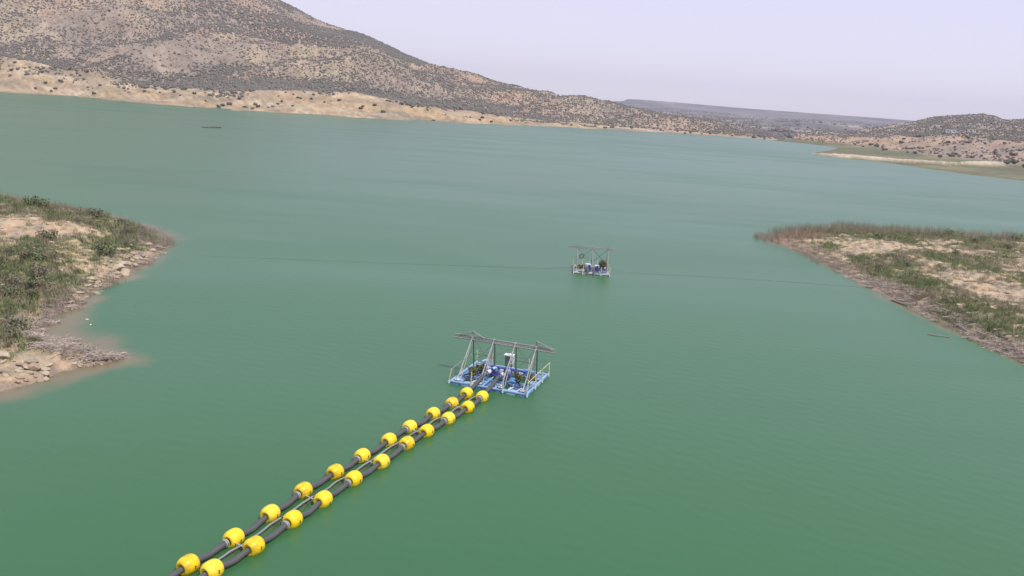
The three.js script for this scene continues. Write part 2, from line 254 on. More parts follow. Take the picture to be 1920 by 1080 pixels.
const q0 = [[255, 0, -905], [282, 0, -860], [285, 0, -790], [240, 0, -690], [203, 0, -627], [206, 0, -585], [226, 0, -548], [233, 0, -489], [248, 0, -453], [300, 0, -400], [380, 0, -330]];
const q1 = [[284, 2, -925], [313, 2, -911], [325, 2.5, -890], [332, 3, -873], [327, 3.5, -800], [324, 4, -744], [321, 4, -700], [322, 4, -660], [341, 5, -589], [365, 5, -520], [420, 5, -440]];
const q2 = [[349, 2, -1096], [365, 4, -1050], [373, 5.9, -1035], [393, 9.2, -974], [405, 12.5, -940], [412, 14.9, -911], [429, 20, -881], [432, 19, -840], [440, 18.7, -785], [455, 19, -710], [490, 19.4, -600]];
const q3 = [[490, 2, -1418], [505, 3, -1405], [524, 5.7, -1384], [568, 23.5, -1334], [590, 33, -1305], [606, 39.9, -1284], [643, 47.7, -1244], [655, 46, -1225], [666, 41.9, -1209], [683, 46.9, -1164], [760, 60, -1050]];
const spitLine = [[206, -618], [215, -602], [229, -598], [244, -582], [262, -573], [276, -559], [302, -566], [333, -572]];
const spitSand = (x, z) => { let d = 1e9; for (let i = 0; i + 1 < spitLine.length; i++) { const [ax, az] = spitLine[i], [bx, bz] = spitLine[i + 1], ex = bx - ax, ez = bz - az, t = clamp(((x - ax) * ex + (z - az) * ez) / (ex * ex + ez * ez)); d = Math.min(d, Math.hypot(x - ax - ex * t, z - az - ez * t) - mix(0, 5, i < 3 ? 1 : .3)); } return sstep(9, 4, d + (fbm(x * .06, z * .06, 4, 190) - .45) * 24); };
const rightHills = loft('hills', 'brown hills with scattered scrub rising behind the far right shore', 'hill', [q0, q1, q2, q3, q3.map(([x, y, z]) => [x + 130, y * .2, z - 170])], [34, 26, 34, 6], 220, (p, u, s, t) => {
  const [x, , z] = p;
  if (s === 0) p[1] = mix(-.8, p[1] + .6, Math.pow(t, .45)) + (fbm(x * .04, z * .04, 3, 191) - .5) * 1.2 * t + spitSand(x, z) * 2.2 * sstep(0, .12, t);
  if (s === 1) p[1] += Math.sin(Math.PI * t) * ((fbm(x * .022, z * .022, 4, 192) - .45) * 15);
  if (s === 2) p[1] += Math.sin(Math.PI * t) * ((fbm(x * .015, z * .015, 4, 193) - .5) * 24) + t * (fbm(x * .04, 1, 3, 194) - .5) * 5;
}, (x, y, z, u, v) => {
  const flat = mix3(mix3([.125, .125, .055], [.20, .175, .09], sstep(.35, .65, fbm(x * .03, z * .03, 4, 195))), [.54, .44, .31], spitSand(x, z) * sstep(.02, .1, v));
  let c = mix3(pinkSoil, [.40, .27, .165], sstep(.4, .6, fbm(x * .02, z * .02, 3, 196))); c = mix3(c, greySoil, .7 * sstep(.5, .65, fbm(x * .025, z * .025, 4, 197)));
  c = mix3(flat, c, sstep(.8, 1.1, v + (fbm(x * .03, z * .03, 3, 198) - .5) * .4));
  return mix3(c, hillColour(x, y, z), sstep(1.7, 2.2, v));
});

// ------------------------------------------------------------------ materials of the things
const std = (r, g, b, rough = .6, metal = 0, extra = {}) => { const m = new THREE.MeshStandardMaterial({ roughness: rough, metalness: metal, ...extra }); m.color.setRGB(r, g, b); return m; };
const yellowFloat = std(.95, .64, .008, .38, 0, { map: cleanTex }), hoseMat = std(.085, .082, .082, .6), steelMat = std(.31, .305, .285, .55, .2, { map: wearTex }), darkSteel = std(.13, .125, .115, .6, .2), galvMat = std(.50, .49, .46, .55, .2, { map: wearTex });
const blueMat = std(.13, .31, .60, .5, 0, { map: wearTex }), dullBlue = std(.16, .23, .40, .6, 0, { map: wearTex }), paleBlueMat = std(.38, .53, .74, .5, 0, { map: wearTex }), pumpMat = std(.10, .10, .36, .45, .1), postMat = std(.74, .70, .42, .55, 0, { map: wearTex }), whiteMat = std(.78, .77, .74, .5, 0, { map: wearTex }), cabMat = std(.17, .19, .15, .6), gapMat = std(.02, .02, .022, .8), ropeMat = std(.10, .10, .085, .9), legMat = std(.40, .40, .38, .55, .2, { map: wearTex }), cableMat = std(.17, .22, .17, .9), conduitMat = std(.25, .24, .235, .55);
const leafMat = new THREE.MeshPhysicalMaterial({ vertexColors: true, roughness: 1, transmission: .42, thickness: 0, specularIntensity: .2, side: THREE.DoubleSide }), twigMat = std(.46, .39, .325, .95), barkMat = std(.12, .09, .07, .95);

// ------------------------------------------------------------------ floats and pipes
const floatL = [[-3.1, -66.1], [-4.1, -63.6], [-5.3, -61], [-6.7, -58.1], [-7.8, -55.5], [-9.1, -52.5], [-10.3, -49.8], [-11.6, -47], [-12.7, -44], [-13.8, -41.1], [-15.1, -38.2]];
const floatR = [[-1.8, -65.6], [-2.8, -62.9], [-4.1, -60.3], [-5.4, -57.5], [-6.5, -55.1], [-7.7, -51.8], [-9, -49.1], [-10.2, -46.1], [-11.3, -43.5], [-12.5, -40.4], [-13.8, -37.9]];
const yellows = [yellowFloat, std(.95, .66, .02, .45, 0, { map: cleanTex }), std(.90, .60, .015, .40, 0, { map: wearTex }), std(.93, .67, .04, .5, 0, { map: cleanTex })];
const ordinal = ['nearest', 'second', 'third', 'fourth', 'fifth', 'sixth', 'seventh', 'eighth', 'ninth', 'tenth', 'eleventh'];
// a float is two moulded half shells bolted round the pipe; the axis of the lathe becomes the pipe's axis (local x)
function halfShell(from) {
  const pr = [[.19, -.47], [.30, -.52], [.34, -.53], [.38, -.515], [.45, -.46], [.51, -.385], [.55, -.29], [.572, -.18], [.58, 0], [.572, .18], [.55, .29], [.51, .385], [.45, .46], [.38, .515], [.34, .53], [.30, .52], [.19, .47]].map(([r, y]) => new THREE.Vector2(r, y));
  const g = new THREE.LatheGeometry(pr, 20, from + .012, Math.PI - .024); g.rotateZ(Math.PI / 2); return g;
}
const shellGeo = [halfShell(Math.PI / 2), halfShell(-Math.PI / 2)];
{ // lathe angle 0 is +z before the turn; put the split level: upper and lower halves
  for (const g of shellGeo) g.rotateX(Math.PI / 2);
}
const seamGeo = (() => { const g = new THREE.LatheGeometry([[.24, -.46], [.34, -.51], [.49, -.37], [.557, -.18], [.557, .18], [.49, .37], [.34, .51], [.24, .46]].map(([r, y]) => new THREE.Vector2(r, y)), 40); g.rotateZ(Math.PI / 2); return g; })();
const pocketGeo = [];
for (const s of [-1, 1]) pocketGeo.push(join([box(0, 0, s * .568, .07, .24, .05, .015), rod([0, -.07, s * .59], [0, .07, s * .59], .022)]));
function makeFloat(name, label, p, dir, roll, y) {
  const t = thing(name, label, 'pipe float', [p[0], y, p[1]], Math.atan2(-dir[1], dir[0]), 'yellow floats along the two pipes');
  t.rotation.order = 'YXZ'; t.rotation.x = roll; t.scale.set(.90, .86, .86);
  const ym = yellows[Math.floor(hash(Math.round(p[0] * 10), Math.round(p[1] * 10), 3) * 4)]; part('shell', shellGeo[0], ym, t); part('shell', shellGeo[1], ym, t);
  part('seam', seamGeo, std(.30, .19, .01, .7), t);
  for (const g of pocketGeo) part('bolt_pocket', g, gapMat, t);
  return t;
}
{
  const r = rng(77);
  [[floatL, 'left'], [floatR, 'right']].forEach(([F, side], row) => {
    const ends = row ? [[-.58, .84, -69.5], [-.72, .80, -69.0], [-1.2, .56, -67.5]] : [[-1.76, .84, -70.0], [-1.92, .80, -69.5], [-2.45, .56, -67.9]];
    const fy = F.map(() => .31 + (r() - .5) * .05);
    const pl = thing('floating_pipeline', row ? 'black hose pipeline on the right carried by yellow floats' : 'black hose pipeline on the left carried by yellow floats', 'pipeline', [0, 0, 0], 0, 'floating pipelines');
    const dirs = F.map((p, i) => { const a = F[Math.max(0, i - 1)], b = F[Math.min(F.length - 1, i + 1)], d = [b[0] - a[0], b[1] - a[1]], l = Math.hypot(...d); return [d[0] / l, d[1] / l]; });
    part('pipe_section', pipe([...ends, [F[0][0], fy[0], F[0][1]]], .168, 28, 14), hoseMat, pl);
    for (let i = 0; i < F.length; i++) {
      const a = F[i], last = i === F.length - 1, b = last ? [a[0] + dirs[i][0] * 7, a[1] + dirs[i][1] * 7] : F[i + 1], yb = last ? .1 : fy[i + 1], bow = (r() - .5) * .26, sag = .12 + r() * .06, nx = -dirs[i][1], nz = dirs[i][0];
      const at = (t, s) => [mix(a[0], b[0], t) + nx * bow * s, mix(fy[i], yb, t) - sag * s, mix(a[1], b[1], t) + nz * bow * s];
      part('pipe_section', pipe([at(0, 0), at(.25, .4), at(.55, 1), at(.8, .4), at(1, 0)], .168, 26, 14), hoseMat, pl);
      if ((i + row) % 2) for (const o of [.53, .62]) { // flanged coupling on the near side of every other float
        const q = at(o / 2.9, .1), d = V(dirs[i][0], -.06, dirs[i][1]).normalize().multiplyScalar(.03);
        part('flange', rod([q[0] - d.x, q[1] - d.y, q[2] - d.z], [q[0] + d.x, q[1] + d.y, q[2] + d.z], .235, .235, 16), galvMat, pl);
      }
      makeFloat('pipe_float', i === 0 ? `yellow float on the ${side} pipe, nearest the close pump platform` : `yellow float on the ${side} pipe, ${ordinal[i]} from the close pump platform`, a, dirs[i], (r() - .5) * .5, fy[i]);
    }
  });
  // grey conduits and straps lying between the two pipes
  const cd = thing('cable_conduit', 'grey cable conduit lying between the two floating pipes', 'conduit');
  for (let i = 0; i < 10; i++) {
    const m = (k, t) => { const a = floatL[k], b = floatR[k]; return [mix(a[0], b[0], t), mix(a[1], b[1], t)]; };
    const a = m(i, .52 + (r() - .5) * .12), b = m(i + 1, .52 + (r() - .5) * .12), e = r() * .2 - .1;
    part('conduit_length', pipe([[a[0], .20, a[1]], [mix(a[0], b[0], .3), .26, mix(a[1], b[1], .3) + e], [mix(a[0], b[0], .55), .16 + r() * .1, mix(a[1], b[1], .55) + e], [mix(a[0], b[0], .98), .20, mix(a[1], b[1], .98)]], .055 + r() * .015, 18, 8), conduitMat, cd);
    const c = m(i, .46), d = m(i + 1, .58);
    part('cable', pipe([[c[0], .12, c[1]], [mix(c[0], d[0], .5) + .12, -.02, mix(c[1], d[1], .5)], [d[0], .12, d[1]]], .03, 14, 6), ropeMat, cd);
    const l = floatL[i], q = floatR[i];
    if (i % 2) part('cross_strap', rod([mix(l[0], q[0], .2), .30, mix(l[1], q[1], .2) + .35], [mix(l[0], q[0], .8), .24, mix(l[1], q[1], .8) + .35], .035), galvMat, cd);
  }
}

// ------------------------------------------------------------------ pump platforms
function lattice(parent, name, x0, x1, y, half, mat, bays, zo = 0, k = 1) { // three-chord lattice girder along x
  const g = []; const ch = [[y - .11, -half], [y - .11, half], [y + .14, 0]];
  for (const [cy, cz] of ch) g.push(rod([x0, cy, cz], [x1, cy, cz], .066, .066, 8));
  const main = part(name, g, mat, parent); main.position.set(0, y * (1 - k), zo); main.scale.y = k; const n = bays, d = (x1 - x0) / n; const l = [];
  for (let i = 0; i <= n; i++) { const x = x0 + i * d; l.push(rod([x, y - .11, -half], [x, y - .11, half], .022, .022, 5)); if (i < n) { l.push(rod([x, y - .11, -half], [x + d / 2, y + .14, 0], .02, .02, 5), rod([x + d / 2, y + .14, 0], [x + d, y - .11, -half], .02, .02, 5), rod([x, y - .11, half], [x + d / 2, y + .14, 0], .02, .02, 5), rod([x + d / 2, y + .14, 0], [x + d, y - .11, half], .02, .02, 5)); } }
  part('lacing', l, mat, main); return main;
}
function leaves(seed, n, rx, ry, rz, size, c0, c1, stems = 0) { // small leaf faces spread through a clumpy volume
  const r = rng(seed), pos = [], nor = [], cl = [], uv = [], k = 7, cen = []; for (let i = 0; i < k; i++) { const a = r() * 6.283, q = Math.sqrt(r()) * .62; cen.push([Math.cos(a) * q, .3 + r() * .5, Math.sin(a) * q, .28 + r() * .26]); }
  const tri = (a, b, c, C) => { const u = V(a[0] / rx, .45 + .8 * (a[1] / ry - .4), a[2] / rz).normalize(); for (const p of [a, b, c]) { pos.push(...p); nor.push(u.x, u.y, u.z); cl.push(...C); uv.push(0, 0); } };
  for (let i = 0; i < n; i++) {
    const [cx, cy, cz, cr] = cen[Math.floor(r() * k)], a = r() * 6.283, e = Math.acos(2 * r() - 1), q = cr * Math.pow(r(), .42), x = (cx + q * Math.sin(e) * Math.cos(a)) * rx, y = Math.max(.02, cy + q * Math.cos(e)) * ry, z = (cz + q * Math.sin(e) * Math.sin(a)) * rz;
    const s = size * (.6 + .9 * r()), d = V(r() - .5, r() * .9, r() - .5).normalize(), w = V(r() - .5, r() - .5, r() - .5).cross(d).normalize().multiplyScalar(s * .32), C = mix3(c0, c1, r());
    const p = [x, y, z], m1_ = [x + d.x * s * .5 + w.x, y + d.y * s * .5 + w.y, z + d.z * s * .5 + w.z], m2 = [x + d.x * s * .5 - w.x, y + d.y * s * .5 - w.y, z + d.z * s * .5 - w.z], t = [x + d.x * s, y + d.y * s, z + d.z * s];
    tri(p, m1_, m2, C); tri(m1_, t, m2, C);
  }
  const g = new THREE.BufferGeometry(); g.setAttribute('position', new THREE.Float32BufferAttribute(pos, 3)); g.setAttribute('normal', new THREE.Float32BufferAttribute(nor, 3)); g.setAttribute('uv', new THREE.Float32BufferAttribute(uv, 2)); g.setAttribute('color', new THREE.Float32BufferAttribute(cl, 3)); return g;
}
function stems(seed, n, rx, h, rad = .012) { const r = rng(seed), g = []; for (let i = 0; i < n; i++) { const a = r() * 6.283, q = r(); g.push(rod([Math.cos(a) * .12 * rx, 0, Math.sin(a) * .12 * rx], [Math.cos(a) * q * rx * .7, h * (.55 + .35 * r()), Math.sin(a) * q * rx * .7], rad * 1.5, rad * .5, 5)); } return join(g); }

function rail(t, a, b, y0, tilt = [0, 0]) { // a post with its foot socket
  const post = part('post', [rod([a, y0, b], [a + tilt[0], y0 + 1.12, b + tilt[1]], .055, .05, 8)], postMat, t);
  part('foot_socket', [rod([a, y0 - .16, b], [a, y0 + .10, b], .085, .075, 10)], whiteMat, post); return [a + tilt[0], y0 + 1.1, b + tilt[1]];
}
function deck(t, hw, hd, nx, nz, y, blueMat, paleBlueMat) { // moulded blue float blocks under a frame of blue beams
  const w = 2 * hw / nx, d = 2 * hd / nz, geo = new RoundedBoxGeometry(w - .10, .40, d - .10, 3, .12);
  for (let i = 0; i < nx; i++) for (let j = 0; j < nz; j++) { const inner = i > 0 && i < nx - 1 && j > 0 && j < nz - 1 && (i * 2 + j) % 3 === 0; if (inner) continue; const m = part('float_block', geo, (i * 3 + j * 5) % 4 ? blueMat : paleBlueMat, t); m.position.set(-hw + (i + .5) * w, y - .24 - (hash(i, j, 4) * .05), -hd + (j + .5) * d); }
  for (const s of [-1, 1]) { part('deck_beam', [box(0, y + .02, s * (hd - .10), 2 * hw, .12, .14)], paleBlueMat, t); part('deck_beam', [box(s * (hw - .10), y + .02, 0, .14, .12, 2 * hd - .5)], paleBlueMat, t); }
  for (const z of [-hd * .35, hd * .38]) part('deck_beam', [box(0, y + .01, z, 2 * hw - .45, .10, .12)], blueMat, t);
  for (const x of [-hw * .48, -hw * .16, hw * .16, hw * .48]) part('deck_beam', [box(x, y + .008, 0, .11, .09, 2 * hd - .5)], paleBlueMat, t);
}
function aFrame(t, x, ytop, zf, zr, y0, mat, matRear, zt = 0) {
  const f = part('mast_leg', [rod([x, y0, zf], [x, ytop + .1, zt + .06], .052, .044, 9)], mat, t); part('brace', [rod([x + .26, y0, zf - .15], [x + .02, mix(y0, ytop, .86), zt + .45], .032, .028, 6), rod([x + .22, mix(y0, ytop, .25), mix(zf, zt, .2)], [x, mix(y0, ytop, .32), mix(zf, zt, .3)], .022), rod([x + .14, mix(y0, ytop, .55), mix(zf, zt, .5)], [x, mix(y0, ytop, .6), mix(zf, zt, .58)], .022)], mat, f);
  part('mast_leg', [rod([x + .06, y0, -zr], [x + .04, ytop + .06, zt - .1], .055, .045, 9)], matRear, t);
  part('base_plate', [box(x, y0 + .03, zf, .42, .06, .34), box(x, y0 + .13, zf, .06, .2, .26)], whiteMat, t); part('base_plate', [box(x + .06, y0 + .03, -zr, .42, .06, .34)], whiteMat, t);
  part('head_plate', [box(x, ytop - .02, zt + .02, .16, .44, .36, .03)], mat, t);
}
function motorPump(t, x, z, y, turn) { // an electric pump: finned motor, volute and outlet elbow
  const g = new THREE.Group(); g.name = 'pump'; g.position.set(x, y, z); g.rotation.y = turn; t.add(g);
  const fins = []; for (let k = 0; k < 9; k++) fins.push(new THREE.CylinderGeometry(.235, .235, .025, 18).rotateX(Math.PI / 2).translate(0, .30, -.62 + k * .075));
  part('motor', [new THREE.CylinderGeometry(.205, .205, .72, 18).rotateX(Math.PI / 2).translate(0, .30, -.32), ...fins], pumpMat, g);
  part('volute', [new THREE.TorusGeometry(.24, .13, 10, 22).translate(0, .34, .22), new THREE.CylinderGeometry(.24, .24, .2, 18).rotateX(Math.PI / 2).translate(0, .34, .22)], pumpMat, g);
  part('elbow', [pipe([[.18, .45, .22], [.2, .7, .26], [.1, .78, .5], [0, .74, .75]], .13, 16, 12)], paleBlueMat, g);
  part('skid', [box(-.2, .05, -.15, .1, .1, 1.2), box(.2, .05, -.15, .1, .1, 1.2)], darkSteel, g);
}
{ // the platform that the pipes run to
  const t = thing('pump_platform', 'blue floating pump platform with a grey lattice gantry where the pipes end', 'pump platform', [-.5, 0, -70.95], R(-18.18)), y = .22;
  deck(t, 3.5, 3.1, 7, 6, y, blueMat, paleBlueMat);
  const xs = [-2.98, -.98, 1.0, 2.92], top = 3.22, zt = -.6;
  for (const x of xs) aFrame(t, x, top, 2.55, 1.15, y + .08, legMat, darkSteel, zt);
  lattice(t, 'gantry_beam', -4.66, 4.6, top, .18, steelMat, 26, zt);
  for (const [x, s] of [[xs[0], -1], [xs[3], 1]]) { // king posts hold up the overhanging ends
    const k = part('king_post', [rod([x, top, 0], [x, top + .62, 0], .06)], steelMat, t); k.position.z = zt; const tip = s * 4.6;
    part('stay', [rod([x, top + .6, -.06], [tip, top + .02, -.16], .035), rod([x, top + .6, .06], [tip, top + .02, .16], .035), rod([mix(x, tip, .5), top + .3, 0], [mix(x, tip, .5), top, 0], .022), rod([mix(x, tip, .25), top, 0], [mix(x, tip, .5), top + .3, 0], .02), rod([mix(x, tip, .75), top, 0], [mix(x, tip, .5), top + .3, 0], .02)], steelMat, k);
    if (s < 0) part('stay', [rod([x, top + .6, -.05], [x + 1.15, top + .1, -.05], .03), rod([x, top + .6, .05], [x + 1.15, top + .1, .05], .03)], steelMat, k);
  }
  for (const [a, b] of [[0, 1], [2, 3]]) for (const s of [-1, 1]) part('cross_brace', [rod([xs[s < 0 ? a : b], top - .12, -.8], [xs[s < 0 ? b : a], y + .55, -1.15], .026)], galvMat, t);
  for (const s of [-1, 1]) part('cross_brace', [rod([xs[s < 0 ? 1 : 2], top - .12, -.8], [xs[s < 0 ? 2 : 1], y + 1.5, -1.0], .02)], galvMat, t);
  for (const x of xs) part('brace', [rod([x, y + 1.5, mix(2.55, zt, .42)], [x + .05, y + 1.5, -.85], .022), rod([x, y + .6, mix(2.55, zt, .16)], [x + .05, y + 2.2, -.78], .02)], darkSteel, t);
  part('brace', [rod([xs[0], y + 1.5, -.85], [xs[1], y + 1.5, -.85], .022), rod([xs[2], y + 1.5, -.85], [xs[3], y + 1.5, -.85], .022)], darkSteel, t);
  const front = [-3.5, -1.5, 1.35, 3.5].map((x, i) => rail(t, x, 3.12, y, i ? [.02, 0] : [.16, 0])), back = [-3.4, -1.9, .1, 1.6, 3.5].map((x) => rail(t, x, -3.1, y, [.02, 0]));
  const left = rail(t, -3.5, .3, y, [0, .02]), right = rail(t, 3.5, .9, y), right2 = rail(t, 3.5, -1.1, y);
  const line = (p, q, n = 'hand_rail', m = galvMat, r = .018) => part(n, [rod(p, q, r, r, 6)], m, t);
  line(front[0], left); line(left, back[0]); line(front[3], right, 'hand_rail', postMat, .03); line(right, right2, 'hand_rail', postMat, .03); line(right2, back[4], 'hand_rail', postMat, .03); for (let i = 0; i < 4; i++) line(back[i], back[i + 1], 'hand_rail', ropeMat, .012);
  line([3.5, y + .55, 3.1], [3.5, y + .55, .9], 'mid_rail'); line([3.5, y + .55, .9], [3.5, y + .55, -1.1], 'mid_rail');
  line(front[3], [3.1, y + .05, 2.6], 'diagonal_strut', postMat, .03); line(front[2], [1.05, y + .05, 2.5], 'diagonal_strut', postMat, .03);
  motorPump(t, -.62, -.15, y + .12, .1); motorPump(t, .66, -.05, y + .12, .05);
  part('manifold', [rod([-1.5, y + .35, -1.7], [1.8, y + .35, -1.7], .12, .12, 12), rod([-.55, y + .35, -1.7], [-.55, y + .35, -1.3], .1), rod([.85, y + .35, -1.7], [.85, y + .35, -1.3], .1)], pumpMat, t);
  for (const [x, z] of [[-.78, 1.0], [.5, 1.12]]) { part('discharge_valve', [rod([x, y + .66, z - .35], [x - .10, y + .62, z + .35], .21, .21, 16), rod([x - .02, y + .63, z - .02], [x - .02, y + 1.12, z - .02], .05), new THREE.TorusGeometry(.17, .022, 8, 18).rotateX(Math.PI / 2).translate(x - .02, y + 1.12, z - .02)], whiteMat, t); for (const o of [-.34, .34]) part('flange', [rod([x - .05 + o * -.14, y + .64, z + o - .03], [x - .05 + o * -.14, y + .64, z + o + .03], .29, .29, 16)], pumpMat, t); }
  part('hose_support', [box(-.95, y + .2, 2.2, .9, .1, .12), box(.45, y + .2, 2.3, .9, .1, .12)], paleBlueMat, t);
  const c = part('control_cabinet', [box(.0, y + .95, -2.2, .62, .95, .45, .02)], cabMat, t); part('cabinet_roof', [box(.0, y + 1.5, -2.2, .86, .10, .66, .02), box(.37, y + 1.1, -2.2, .10, .75, .56, .02)], whiteMat, c); part('cabinet_leg', [rod([-.24, y, -2.2], [-.24, y + .5, -2.2], .035), rod([.24, y, -2.2], [.24, y + .5, -2.2], .035)], darkSteel, c);
  part('fuel_drum', [rod([-1.9, y + .06, -1.9], [-1.9, y + .8, -1.9], .3, .3, 18)], paleBlueMat, t); part('tool_box', [box(-2.2, y + .3, -2.4, .8, .45, .5, .03)], paleBlueMat, t); part('tool_box', [box(1.9, y + .28, -2.0, .7, .4, .5, .03)], blueMat, t);
  part('slack_hose', [pipe([[1.5, y + .15, .3], [2.1, y + .14, 1.0], [2.5, y + .14, 1.9], [1.6, y + .14, 1.8], [.9, y + .3, 1.1], [.8, y + .4, .2]], .075, 40, 8)], hoseMat, t); part('slack_hose', [pipe([[-1.2, y + .15, 1.3], [-2.0, y + .14, 2.1], [-2.9, y + .14, 1.5], [-2.4, y + .14, .6], [-1.2, y + .3, .1]], .07, 36, 8)], hoseMat, t);
  for (const [x, z] of [[-1.35, 2.95], [2.0, 2.95], [2.7, 2.9]]) part('gusset', [rod([x - .22, y + .1, z], [x + .16, y + .36, z - .25], .05)], whiteMat, t);
}
{ // the farther one
  const t = thing('pump_platform', 'small blue floating platform with a grey gantry moored farther out in the lake', 'pump platform', [11.4, 0, -123.9], R(-2.2)), y = .13;
  deck(t, 2.6, 3.1, 5, 6, y, dullBlue, galvMat); part('fender', [rod([-2.62, .08, -3.0], [-2.62, .08, 3.0], .12, .12, 10)], darkSteel, t);
  const xs = [-2.18, .06, 2.3], top = 3.4;
  for (const x of xs) aFrame(t, x, top, 2.5, 2.4, y + .08, steelMat, legMat);
  lattice(t, 'gantry_beam', -3.5, 3.68, top, .14, steelMat, 20, 0, .8);
  for (const [x, s] of [[xs[0], -1], [xs[2], 1]]) { const k = part('king_post', [rod([x, top, 0], [x, top + .45, 0], .05)], steelMat, t); part('stay', [rod([x, top + .42, 0], [s * 3.55, top + .1, 0], .03), rod([x, top + .42, 0], [x - s * 1.2, top + .1, 0], .03)], steelMat, k); }
  for (const s of [-1, 1]) { part('cross_brace', [rod([xs[s < 0 ? 1 : 2], top - .12, -.3], [xs[s < 0 ? 2 : 1], y + .6, -2.1], .026)], darkSteel, t); part('cross_brace', [rod([xs[s < 0 ? 0 : 1], top - .12, -.3], [xs[s < 0 ? 1 : 0], y + .9, -2.0], .02)], darkSteel, t); }
  const front = [-2.6, -1.25, 1.35, 2.6].map((x) => rail(t, x, 3.12, y, [.03, 0])), l2 = rail(t, -2.6, 1.0, y, [.03, 0]), l3 = rail(t, -2.6, -1.0, y, [.03, 0]), back = [-2.6, -1.2, -.1, 1.1, 2.6].map((x) => rail(t, x, -3.1, y, [.03, 0])), r1 = rail(t, 2.6, .5, y, [.03, 0]);
  const line = (p, q, r = .012) => part('hand_rail', [rod(p, q, r, r, 6)], ropeMat, t);
  line(front[0], l2); line(l2, l3); line(l3, back[0]); for (let i = 0; i < 4; i++) line(back[i], back[i + 1]); line(front[3], r1); line(r1, back[4]);
  motorPump(t, -.3, .3, y + .08, 0); motorPump(t, .9, .5, y + .08, 0); for (const [x, z] of [[-1.6, 1.2], [-1.5, -1.4], [1.7, -1.5]]) part('grating', [box(x, y + .10, z, 1.3, .05, 1.6, .01)], galvMat, t);
  part('pump_cover', [box(-.45, y + .55, -.4, .8, .6, .7, .06)], whiteMat, t); part('pump_cover', [box(.95, y + .5, -.2, .8, .5, .7, .06)], whiteMat, t);
  for (const x of [-.55, .35]) part('suction_hose', [pipe([[x, y + .6, 1.0], [x, y + .55, 2.2], [x, y + .1, 3.2], [x, -.5, 3.6]], .17, 20, 10)], hoseMat, t);
  part('gusset', [box(-.2, y + .15, 2.95, 1.1, .14, .1)], whiteMat, t);
  const ring = tag(new THREE.Mesh(new THREE.TorusGeometry(.30, .085, 10, 26), darkSteel), 'dark lifebuoy ring hanging on the rail of the farther platform', 'lifebuoy'); ring.name = 'lifebuoy'; ring.position.set(10.15, 1.62, -126.7); scene.add(shade(ring));
}
{ // weeds that have taken root on the decks
  const dry0 = [.34, .31, .12], dry1 = [.21, .24, .09];
  const spots = [['olive weed clump on the close platform, front left by the gantry leg', -2.05, 1.5, 1.15, .95, 0], ['olive weed clump on the close platform, behind the left pipe', -1.75, .2, .9, .8, 0], ['round olive weed clump on the close platform, right of the pipes', 2.0, .75, 1.0, .95, 0], ['small weed clump at the right rail of the close platform', 2.75, .2, .75, .7, 0]];
  spots.forEach(([label, x, z, s, h], i) => { const p = V(x, .46, z).applyAxisAngle(V(0, 1, 0), R(-18.18)), t = thing('weed_clump', label, 'weeds', [p.x - .5, p.y, p.z - 70.95], i, 'weeds growing on the platforms'); part('foliage', leaves(900 + i, 480, s * .72, h * .8, s * .62, .14, dry0, dry1), leafMat, t); part('stem', stems(910 + i, 12, s * .7, h * .8), barkMat, t); });
  const t = thing('weed_clump', 'brown dry weed clump on the right side of the farther platform', 'weeds', [13.1, .46, -123.4], 0, 'weeds growing on the platforms'); part('foliage', leaves(930, 500, .75, 1.25, .7, .18, [.36, .26, .14], [.23, .21, .11]), leafMat, t); part('stem', stems(931, 16, .8, 1.25), barkMat, t);
  const t2 = thing('weed_clump', 'low olive weed clump at the left front of the farther platform', 'weeds', [9.8, .46, -122.6], 0, 'weeds growing on the platforms'); part('foliage', leaves(932, 300, .8, .45, .6, .18, dry0, [.13, .11, .05]), leafMat, t2); part('stem', stems(933, 10, .8, .45), barkMat, t2);
}
// mooring cables from the farther platform to both banks
{
  const a = new THREE.Mesh(pipe([[8.9, .45, -123.8], [7.4, .16, -124.0], [4, .05, -123.3], [-20, .04, -118.6], [-40, .04, -115.6], [-48.2, .10, -114.6], [-51.5, 1.0, -114]], .014, 90, 6), cableMat); a.name = 'mooring_cable'; tag(a, 'dark mooring cable from the farther platform to the left bank', 'cable', 'mooring cables'); scene.add(shade(a));
  const b = new THREE.Mesh(pipe([[14.0, .45, -123.7], [15.5, .16, -124.2], [19, .05, -124.6], [35, .04, -125.9], [50, .04, -126.0], [53.5, .1, -126], [57, 1.0, -126.2]], .014, 90, 6), cableMat); b.name = 'mooring_cable_001'; tag(b, 'dark mooring cable from the farther platform to the right bank', 'cable', 'mooring cables'); scene.add(shade(b));
}

// ------------------------------------------------------------------ stones, driftwood
function rock(seed, flat) { const g0 = new THREE.IcosahedronGeometry(.5, 1); g0.deleteAttribute('uv'); g0.deleteAttribute('normal'); const g = mergeVertices(g0), p = g.attributes.position, r = rng(seed), cuts = []; for (let k = 0; k < 7; k++) cuts.push([V(r() - .5, (r() - .5) * 1.4, r() - .5).normalize(), .26 + r() * .16]);
  for (let i = 0; i < p.count; i++) { const v = V(p.getX(i), p.getY(i), p.getZ(i)); for (const [n, d] of cuts) { const q = v.dot(n); if (q > d) v.addScaledVector(n, d - q); } v.multiplyScalar(.95 + .1 * r()); p.setXYZ(i, v.x, v.y * flat, v.z * .72); }
  const q = g.toNonIndexed(); q.computeVertexNormals(); const uv = []; for (let i = 0; i < q.attributes.position.count; i++) uv.push(q.attributes.position.getX(i) * 2, q.attributes.position.getZ(i) * 2 + q.attributes.position.getY(i)); q.setAttribute('uv', new THREE.Float32BufferAttribute(uv, 2)); return q; }
